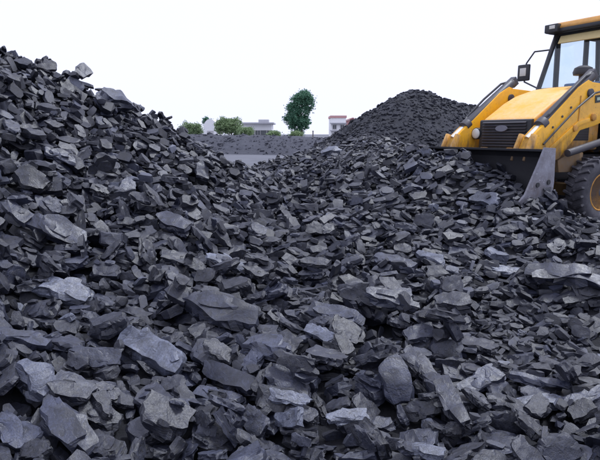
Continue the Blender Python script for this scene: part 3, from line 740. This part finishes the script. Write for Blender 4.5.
bush(207, 115, 126, 9, 92, 3, 'small dark treetop showing above the rounded white shed', 900, M_LEAFD, 'small_tree')
bush(246, 125, 136, 14, 60, 6, 'low straggly bush at the corner of the white slab roofed building', 1200)
bush(274, 131, 138, 12, 60, 4, 'low scrubby bush right of the white slab roofed building', 900)
bush(297, 130, 139, 13, 62, 7, 'low green bush under the tall dark tree', 1000)
bush(368, 111, 122, 10, 74, 8, 'small tree half hidden behind the dark heap', 1100, M_LEAFD, 'small_tree')

# ------------------------------------------------------------------ the loader
L = empty('backhoe_loader', (LX, LY, LZ), LYAW)
props(L, 'yellow wheeled backhoe loader pushing its front bucket into the coal', 'loader')
# chassis and axle
bm = B(); box(bm, (-1.05, 0, .78), (3.3, .56, .34)); box(bm, (.45, 0, .92), (.62, .62, .26)); finish('chassis', bm, M_DGREY, L, .02)
bm = B(); box(bm, (0, 0, .47), (.22, 1.3, .17)); tube(bm, (0, -.72, .45), (0, .72, .45), .07); box(bm, (0, 0, .62), (.3, .34, .16)); finish('front_axle', bm, M_YEL, L, .015)
bm = B(); tube(bm, (-2.17, -.8, .72), (-2.17, .8, .72), .12); box(bm, (-2.17, 0, .72), (.42, .5, .40)); finish('rear_axle', bm, M_DGREY, L, .02)
# bonnet
bm = B(); prism(bm, [(.80, .99), (.83, 1.40), (.79, 1.47), (.66, 1.545), (.40, 1.70), (.15, 1.815), (-.25, 1.925), (-.70, 1.985), (-.70, 1.02)], -.43, .43)
bonnet = finish('bonnet', bm, M_YDUST_GLARE, L, .045, 40, 3)
bm = B()
for y in (-.4325, .4325): box(bm, (-.05, y, 1.30), (.8, .006, .28))
finish('side_vent', bm, M_BLACK, bonnet)
bm = B()
for k in range(7):
    for y in (-.437, .437): finish('vent_louvre', box(B(), (-.05, y, 1.19 + k * .037), (.78, .008, .014)), M_DGREY, bonnet)
bm = B(); prism(bm, [(.62, .98), (.845, .98), (.855, 1.06), (.855, 1.44), (.835, 1.455), (.80, 1.455), (.80, 1.02), (.62, 1.02)], -.445, .445)
grille = finish('grille_surround', bm, M_BLACK, L, .012)
for k in range(9):
    finish('slat', box(B(), (.872, 0, 1.09 + k * .040), (.028, .74, .014), Matrix.Rotation(.5, 3, 'Y')), M_DGREY, grille)
bm = B(); bmesh.ops.create_cone(bm, cap_ends=True, segments=28, radius1=1, radius2=.94, depth=1, matrix=Matrix.Translation((.893, -.02, 1.33)) @ Matrix.Rotation(math.pi / 2, 4, 'Y') @ Matrix.Diagonal((.045, .105, .014, 1)))
finish('emblem', bm, M_EMB, grille)
bm = B(); box(bm, (.80, 0, .87), (.20, .80, .18)); finish('front_beam', bm, M_BLACK, L, .015)
for y in (-.50, .52):
    bm = B(); tube(bm, (.78, y, 1.26), (.87, y, 1.26), .085, 24); box(bm, (.80, y - math.copysign(.05, y), 1.22), (.05, .12, .05)); h = finish('headlight', bm, M_BLACK, L, .006)
    bm = B(); bmesh.ops.create_uvsphere(bm, u_segments=20, v_segments=10, radius=1, matrix=Matrix.Translation((.868, y, 1.26)) @ Matrix.Diagonal((.028, .075, .075, 1))); finish('lens', bm, M_WHITE, h)
for y in (-.30, .30, .16):
    bm = B(); box(bm, (.90, y, 1.035), (.06, .10, .06)); finish('marker_lamp', bm, M_YDUST_GLARE if y != .16 else M_RIM, L, .012)
# wheels
def wheel(x, y, r, w, name, lugs):
    o = empty(name, (0, 0, 0)); o.parent = L; o.location = (x, y, r); sgn = 1 if y > 0 else -1; rr = r * .54
    bm = B(); hw = w / 2
    lathe(bm, [(-hw * .80, rr), (-hw * .98, rr * 1.18), (-hw, rr * 1.45), (-hw * .93, r * .90), (-hw * .78, r * .955), (-hw * .3, r * .972), (hw * .3, r * .972), (hw * .78, r * .955), (hw * .93, r * .90), (hw, rr * 1.45), (hw * .98, rr * 1.18), (hw * .80, rr)], 56)
    ty = finish('tyre', bm, M_TYRE, o, 0, 50)
    me = None
    for k in range(lugs):
        a = 2 * math.pi * k / lugs
        for s_ in (-1, 1):
            if me is None:
                bm = B(); box(bm, (0, 0, 0), (.030 * r / .47 + .006, hw * .96, .060)); ed = bm.edges[:]; bmesh.ops.bevel(bm, geom=ed, offset=.006, segments=1, affect='EDGES')
                me = bpy.data.meshes.new('tread_lug'); bm.to_mesh(me); bm.free(); me.materials.append(M_TYRE)
            lo = bpy.data.objects.new('tread_lug', me); COL.objects.link(lo); lo.parent = ty
            aa = a + (math.pi / lugs if s_ > 0 else 0)
            lo.matrix_local = Matrix.Rotation(-aa, 4, 'Y') @ Matrix.Translation((0, s_ * hw * .50, r * .958)) @ Matrix.Rotation(s_ * .38, 4, 'Z')
    bm = B(); s = sgn
    prof = [(-s * hw * .78, rr * 1.02), (-s * hw * .75, rr * .9), (s * hw * .05, rr * .86), (s * hw * .05, rr * .42), (s * hw * .30, rr * .40), (s * hw * .30, rr * .2), (s * hw * .38, rr * .18)]
    outer = [(s * hw * .80, rr * 1.03), (s * hw * .86, rr * .98), (s * hw * .78, rr * .90), (s * hw * .1, rr * .84), (s * hw * .08, rr * .5), (s * hw * .42, rr * .44), (s * hw * .50, rr * .38), (s * hw * .50, rr * .1)]
    lathe(bm, [(-s * hw * .80, rr * 1.03), (-s * hw * .78, rr * .90), (-s * hw * .1, rr * .84)] + outer[::-1][0:0] + [(-s * hw * .08, rr * .5)], 40); lathe(bm, outer, 40)
    ri = finish('rim', bm, M_RIM, o, 0, 35)
    bm = B(); lathe(bm, [(s * hw * .50, rr * .30), (s * hw * .78, rr * .28), (s * hw * .82, rr * .20), (s * hw * .82, .001)], 24); finish('hub', bm, M_DGREY, ri)
    for k in range(8):
        a = 2 * math.pi * k / 8; c = (rr * .66 * math.cos(a), 0, rr * .66 * math.sin(a))
        finish('wheel_nut', tube(B(), (c[0], s * hw * .085, c[2]), (c[0], s * hw * .24, c[2]), rr * .07, 6), M_DGREY, ri)
for y in (-.86, .86): wheel(0, y, .47, .29, 'front_wheel', 24)
for y in (-.93, .93): wheel(-2.17, y, .74, .42, 'rear_wheel', 20)
for y in (-.93, .93):
    pr = [(-2.17 + .86 * math.cos(t), .74 + .86 * math.sin(t)) for t in np.linspace(.25, 2.75, 12)]; pi_ = [(-2.17 + .83 * math.cos(t), .74 + .83 * math.sin(t)) for t in np.linspace(.25, 2.75, 12)]
    bm = B(); prism(bm, pr + pi_[::-1], y - .25, y + .25); finish('mudguard', bm, M_YEL, L, .008)
# steps, tank
for s in (-1, 1):
    bm = B(); box(bm, (-.92, s * .60, .72), (.78, .36, .44)); finish('fuel_tank' if s > 0 else 'battery_box', bm, M_BLACK, L, .03)
    for zz_, ww in ((.36, .36), (.56, .36)):
        bm = B(); box(bm, (-1.20, s * .82, zz_), (ww, .14, .03)); 
        for dx in (-.15, .15): box(bm, (-1.20 + dx, s * .80, zz_ + .07), (.025, .03, .12))
        finish('step', bm, M_DGREY, L, .004)
# loader arms
front_arm = [(.0, 1.95), (.10, 1.98), (.30, 1.87), (.98, 1.37), (1.18, 1.22), (1.27, 1.04), (1.22, .86), (1.04, .80), (.60, .93), (.30, 1.20), (.20, 1.30), (-.10, 1.36), (-.60, 1.50), (-.98, 1.60), (-1.02, 1.80), (-.90, 1.88), (-.45, 1.93)]
for s in (-1, 1):
    ya, yb = sorted((s * .575, s * .725))
    arm = finish('loader_arm', prism(B(), front_arm, ya, yb), M_YEL, L, .018, 35)
    yo = s * .727; bm = B(); box(bm, (.262, yo, 1.53), (.018, .010, .46), Matrix.Rotation(-.05, 3, 'Y')); finish('weld_seam', bm, M_RIM, arm)
    for (px_, pz_, rr_) in ((1.14, .95, .075), (-.88, 1.74, .085), (.06, 1.80, .06), (-.05, 1.48, .05), (.35, 1.33, .045)):
        finish('pivot_pin', tube(B(), (px_, ya - .03, pz_), (px_, yb + .03, pz_), rr_, 20), M_DGREY if rr_ > .05 else M_RIM, arm, .006)
    bm = B(); box(bm, (-.17, s * .728, 1.735), (.20, .006, .10), Matrix.Rotation(.12, 3, 'Y')); mk = finish('arm_marking', bm, M_MARK, arm)
    bm = B(); box(bm, (-.155, s * .7325, 1.732), (.10, .004, .040), Matrix.Rotation(.12, 3, 'Y')); finish('marking_centre', bm, M_MARKG, mk)
    for bx_, bz_ in ((.45, 1.60), (.62, 1.48), (.80, 1.34), (-.40, 1.82), (-.62, 1.80), (-.30, 1.50)):
        finish('bolt', tube(B(), (bx_, s * .722, bz_), (bx_, s * .738, bz_), .016, 6), M_DGREY, arm)
    finish('arm_rib', prism(B(), [(.02, 1.42), (.26, 1.36), (.98, .93), (1.02, .97), (.28, 1.42), (.03, 1.47)], *sorted((s * .7255, s * .742))), M_YEL, arm, .004)
    finish('arm_hose', path(B(), [(-.75, s * .75, 1.86), (-.40, s * .76, 1.88), (0, s * .76, 1.80), (.35, s * .76, 1.60), (.80, s * .755, 1.27), (.98, s * .74, 1.12)], .013, 7), M_BLACK, arm)
    # bucket ram lying along the top of the arm
    y = s * .65; bm = B(); tube(bm, (-.04, y, 2.045), (.92, y, 1.385), .072, 20); tube(bm, (.88, y, 1.412), (.97, y, 1.351), .081, 20); box(bm, (-.06, y, 2.05), (.12, .10, .13), Matrix.Rotation(.6, 3, 'Y'))
    ram = finish('bucket_ram', bm, M_DGREY, L, .006); finish('rod', tube(B(), (.94, y, 1.371), (1.20, y, 1.193), .036, 14), M_CHROME, ram)
    finish('hose', path(B(), [(-.1, y + s * .03, 2.08), (.15, y + s * .05, 2.02), (.5, y + s * .06, 1.78), (.86, y + s * .05, 1.50), (.93, y + s * .02, 1.43)], .017, 7), M_BLACK, ram)
    bm = B(); tube(bm, (.54, s * .79, 1.00), (-.42, s * .79, 1.19), .050, 18); tube(bm, (-.38, s * .79, 1.18), (-.48, s * .79, 1.20), .058, 18)
    lr = finish('lift_ram', bm, M_DGREY, L, .005); finish('rod', tube(B(), (-.45, s * .79, 1.195), (-.92, s * .79, 1.29), .032, 12), M_CHROME, lr)
    # link between ram, arm and bucket
    bm = B(); prism(bm, [(1.13, 1.24), (1.22, 1.26), (1.30, 1.10), (1.36, .92), (1.28, .88), (1.20, 1.05)], s * .65 - .11, s * .65 - .075); prism(bm, [(1.13, 1.24), (1.22, 1.26), (1.30, 1.10), (1.36, .92), (1.28, .88), (1.20, 1.05)], s * .65 + .075, s * .65 + .11)
    finish('tipping_link', bm, M_YDUST_GLARE, L, .008)
    # tower the arm hangs from
    bm = B(); prism(bm, [(-.80, .98), (-1.10, .98), (-1.06, 1.80), (-.95, 1.86), (-.82, 1.82), (-.72, 1.30)], *sorted((s * .455, s * .565))); finish('arm_tower', bm, M_YEL, L, .012)
    bm = B(); prism(bm, [(.05, .74), (.56, .74), (.60, .90), (.30, 1.02), (.05, 1.00)], *sorted((s * .47, s * .70))); finish('side_guard', bm, M_YDUST_GLARE, L, .012)
finish('cross_tube', tube(B(), (.98, -.572, .96), (.98, .572, .96), .075, 20), M_YEL, L)
BOLTS = ((1.40, .68), (1.60, .655), (1.52, .40))
# bucket
th = .028
sec = [(1.50, 1.075), (1.37, 1.06), (1.315, .98), (1.30, .70), (1.34, .45), (1.46, .31), (1.66, .255), (2.16, .235)]
inn = [(2.16, .262), (1.68, .283), (1.48, .335), (1.37, .465), (1.33, .70), (1.344, .97), (1.385, 1.032), (1.50, 1.045)]
bucket = finish('bucket', prism(B(), sec + inn, -1.12, 1.12), M_BKIN, L, .004)
for s in (-1, 1):
    pl = finish('side_plate', prism(B(), [(1.30, 1.085), (1.50, 1.095), (1.60, .90), (1.80, .55), (2.02, .38), (2.19, .215), (1.44, .215), (1.315, .36), (1.285, .68)], *sorted((s * 1.1225, s * 1.152))), M_STEEL, bucket, .005)
    for cx_, cz_ in BOLTS:
        finish('bolt', tube(B(), (cx_, s * 1.150, cz_), (cx_, s * 1.165, cz_), .030, 10), M_BLACK, pl)
bm = B(); box(bm, (2.20, 0, .246), (.16, 2.3, .022)); finish('cutting_edge', bm, M_STEEL, bucket)
for k in range(8): finish('tooth', prism(B(), [(2.18, .222), (2.18, .272), (2.34, .255), (2.36, .240)], -1.08 + k * .3, -1.0 + k * .3), M_STEEL, bucket)
bm = B(); box(bm, (1.25, 0, 1.03), (.09, 1.9, .05)); finish('top_rib', bm, M_STEEL, bucket, .004)
# cab
M_ = M_BLACK
bm = B()
def post(p0, p1, t=.035): tube(bm, p0, p1, t, 8)
for s in (-1, 1):
    post((-.62, s * .62, 1.90), (-1.20, s * .745, 2.90), .040); post((-1.28, s * .75, 1.10), (-1.24, s * .75, 2.90), .046)
    post((-2.06, s * .75, 1.55), (-2.02, s * .75, 2.90), .045); post((-2.42, s * .70, 1.55), (-2.30, s * .72, 2.90), .04)
    post((-1.2, s * .75, 2.88), (-2.3, s * .73, 2.88)); post((-1.28, s * .75, 1.12), (-.75, s * .66, 1.12)); post((-.75, s * .66, 1.12), (-.62, s * .62, 1.90), .04)
    post((-2.06, s * .75, 1.56), (-2.42, s * .70, 1.56))
post((-.62, -.62, 1.94), (-.62, .62, 1.94)); post((-1.2, -.74, 2.88), (-1.2, .74, 2.88)); post((-2.3, -.72, 2.88), (-2.3, .72, 2.88)); post((-2.42, -.70, 1.56), (-2.42, .70, 1.56))
finish('cab_frame', bm, M_BLACK, L, 0)
bm = B(); box(bm, (-1.62, 0, 1.06), (1.66, 1.42, .10)); box(bm, (-.80, 0, 1.36), (.06, 1.10, .56)); finish('cab_floor', bm, M_BLACK, L, .01)
def pane(name, q4, t=.006):
    bm = B(); q4 = [Vector(p) for p in q4]; nn = (q4[1] - q4[0]).cross(q4[2] - q4[0]).normalized() * t
    a = [bm.verts.new(p) for p in q4]; b = [bm.verts.new(p + nn) for p in q4]; bm.faces.new(a[::-1]); bm.faces.new(b)
    for i in range(4): bm.faces.new((a[i], a[(i + 1) % 4], b[(i + 1) % 4], b[i]))
    return finish(name, bm, M_GLASS, L)
pane('windscreen', [(-.63, -.59, 1.97), (-.63, .59, 1.97), (-1.19, .70, 2.86), (-1.19, -.70, 2.86)])
for s in (-1, 1):
    pane('quarter_window', [(-.68, s * .64, 1.16), (-1.24, s * .745, 1.16), (-1.215, s * .745, 2.84), (-.66, s * .635, 1.93)])
    pane('door_window', [(-1.31, s * .75, 1.62), (-2.02, s * .75, 1.62), (-1.99, s * .75, 2.84), (-1.28, s * .75, 2.84)])
    bm = B(); box(bm, (-1.67, s * .752, 1.36), (.70, .035, .50)); dr = finish('door', bm, M_YEL, L, .012)
    finish('handle', path(B(), [(-1.42, s * .775, 1.44), (-1.42, s * .80, 1.46), (-1.42, s * .80, 1.56), (-1.42, s * .775, 1.58)], .011), M_BLACK, dr)
    pane('rear_side_window', [(-2.09, s * .75, 1.62), (-2.39, s * .705, 1.62), (-2.28, s * .72, 2.84), (-2.05, s * .75, 2.84)])
pane('rear_window', [(-2.40, .66, 1.62), (-2.40, -.66, 1.62), (-2.30, -.69, 2.84), (-2.30, .69, 2.84)])
bm = B(); prism(bm, [(-1.05, 2.905), (-1.02, 2.96), (-1.08, 3.04), (-1.35, 3.085), (-2.3, 3.085), (-2.48, 3.03), (-2.48, 2.93), (-2.3, 2.90)], -.82, .82); roof = finish('roof', bm, M_ROOF, L, .04, 40, 3)
bm = B(); box(bm, (-1.74, 0, 2.892), (1.36, 1.62, .03)); box(bm, (-1.035, 0, 2.915), (.05, 1.60, .055)); finish('roof_underside', bm, M_BLACK, roof, .008)
bm = B(); box(bm, (-1.01, -.70, 2.95), (.10, .24, .13)); box(bm, (-1.09, -.80, 2.95), (.16, .08, .13)); wl = finish('work_light', bm, M_BLACK, roof, .015); finish('lens', box(B(), (-.957, -.675, 2.965), (.010, .10, .055)), M_WHITE, wl, .003)
bm = B(); box(bm, (-1.01, .66, 2.95), (.10, .24, .11)); wl = finish('work_light', bm, M_BLACK, roof, .015); finish('lens', box(B(), (-.957, .66, 2.95), (.010, .17, .07)), M_WHITE, wl, .003)
bm = B(); box(bm, (-1.095, .02, 2.765), (.02, 1.28, .14), Matrix.Rotation(-.52, 3, 'Y')); finish('sun_visor', bm, M_TAN, L, .004)
# inside the cab
bm = B(); box(bm, (-1.78, 0, 1.52), (.50, .50, .14)); box(bm, (-2.00, 0, 1.90), (.13, .48, .66), Matrix.Rotation(-.12, 3, 'Y')); box(bm, (-2.05, 0, 2.32), (.10, .28, .18)); tube(bm, (-1.78, 0, 1.12), (-1.78, 0, 1.46), .12); finish('driver_seat', bm, M_BLUE, L, .04, 40, 3)
bm = B(); box(bm, (-.92, .02, 1.75), (.24, .52, .46)); box(bm, (-.95, .02, 2.00), (.30, .60, .07)); finish('dashboard', bm, M_BLUE, L, .03)
bm = B()
c = Vector((-1.16, 0, 2.02)); MR = Matrix.Translation(c) @ Matrix.Rotation(-.95, 4, 'Y')
pts = [MR @ Vector((.19 * math.cos(t), .19 * math.sin(t), 0)) for t in np.linspace(0, 2 * math.pi, 25)]
path(bm, pts, .016, 7); [tube(bm, MR @ Vector((0, 0, 0)), MR @ Vector((.19 * math.cos(t), .19 * math.sin(t), 0)), .012, 6) for t in (0, 2.1, 4.2)]; tube(bm, c, (-1.0, 0, 1.86), .03)
finish('steering_wheel', bm, M_BLACK, L)
# mirrors
for s in (-1, 1):
    bm = B(); path(bm, [(-1.02, s * .72, 2.62), (-.86, s * .90, 2.60), (-.80, s * 1.00, 2.42), (-.80, s * 1.02, 2.12), (-.70, s * .66, 1.98)], .013, 7)
    mb = finish('mirror_bracket', bm, M_BLACK, L)
    bm = B(); box(bm, (-.80, s * 1.04, 2.27), (.05, .23, .27)); mo = finish('mirror_housing', bm, M_BLACK, mb, .022)
    finish('mirror_back_plate', box(B(), (-.772, s * 1.04, 2.28), (.008, .12, .13)), M_WHITE, mb, .003)
# air intake on the bonnet and its cap
bm = B(); tube(bm, (-.34, .34, 1.90), (-.34, .34, 2.12), .055, 20); ai = finish('air_intake', bm, M_DGREY, L)
bm = B(); lathe(bm, [(0, .001), (0, .13), (.04, .14), (.10, .12), (.13, .06), (.14, .001)], 24); bmesh.ops.transform(bm, matrix=Matrix.Translation((-.34, .34, 2.09)) @ Matrix.Rotation(math.pi / 2, 4, 'X'), verts=bm.verts); finish('intake_cap', bm, M_BLACK, ai)
# digging gear at the back
bm = B(); prism(bm, [(-2.62, .45), (-2.78, .45), (-2.78, 1.25), (-2.62, 1.25)], -.95, .95); finish('rear_frame', bm, M_YEL, L, .02)
for s in (-1, 1):
    bm = B(); box(bm, (-2.72, s * .98, .85), (.16, .14, 1.05)); st = finish('stabiliser', bm, M_YEL, L, .015); finish('foot_pad', box(B(), (-2.72, s * .98, .27), (.34, .26, .05)), M_DGREY, st, .01)
bm = B(); box(bm, (-2.90, 0, .95), (.26, .34, .62)); tube(bm, (-2.98, 0, .62), (-2.98, 0, 1.30), .07); finish('king_post', bm, M_DGREY, L, .02)
bm = B(); prism(bm, [(-2.92, .80), (-3.06, .72), (-3.34, 1.6), (-3.24, 2.5), (-2.98, 3.30), (-2.84, 3.28), (-3.02, 2.4), (-3.10, 1.7)], -.11, .11); finish('boom', bm, M_YEL, L, .02)
bm = B(); prism(bm, [(-2.78, 3.42), (-3.00, 3.40), (-3.42, 2.6), (-3.72, 1.55), (-3.62, 1.50), (-3.22, 2.5)], -.10, .10); finish('dipper', bm, M_YEL, L, .02)
bm = B(); prism(bm, [(-3.60, 1.60), (-3.80, 1.48), (-3.92, 1.15), (-3.74, .86), (-3.40, .82), (-3.42, .90), (-3.68, .95), (-3.80, 1.16), (-3.70, 1.42), (-3.56, 1.50)], -.28, .28); finish('digging_bucket', bm, M_STEEL, L, .01)
ram2 = finish('boom_ram', tube(B(), (-3.02, 0, 1.25), (-3.16, 0, 2.1), .06), M_DGREY, L); finish('rod', tube(B(), (-3.16, 0, 2.1), (-3.22, 0, 2.5), .035), M_CHROME, ram2)


print('total triangles', sum(len(m.loop_triangles) or sum(len(p.vertices) - 2 for p in m.polygons) for m in bpy.data.meshes if m.users))
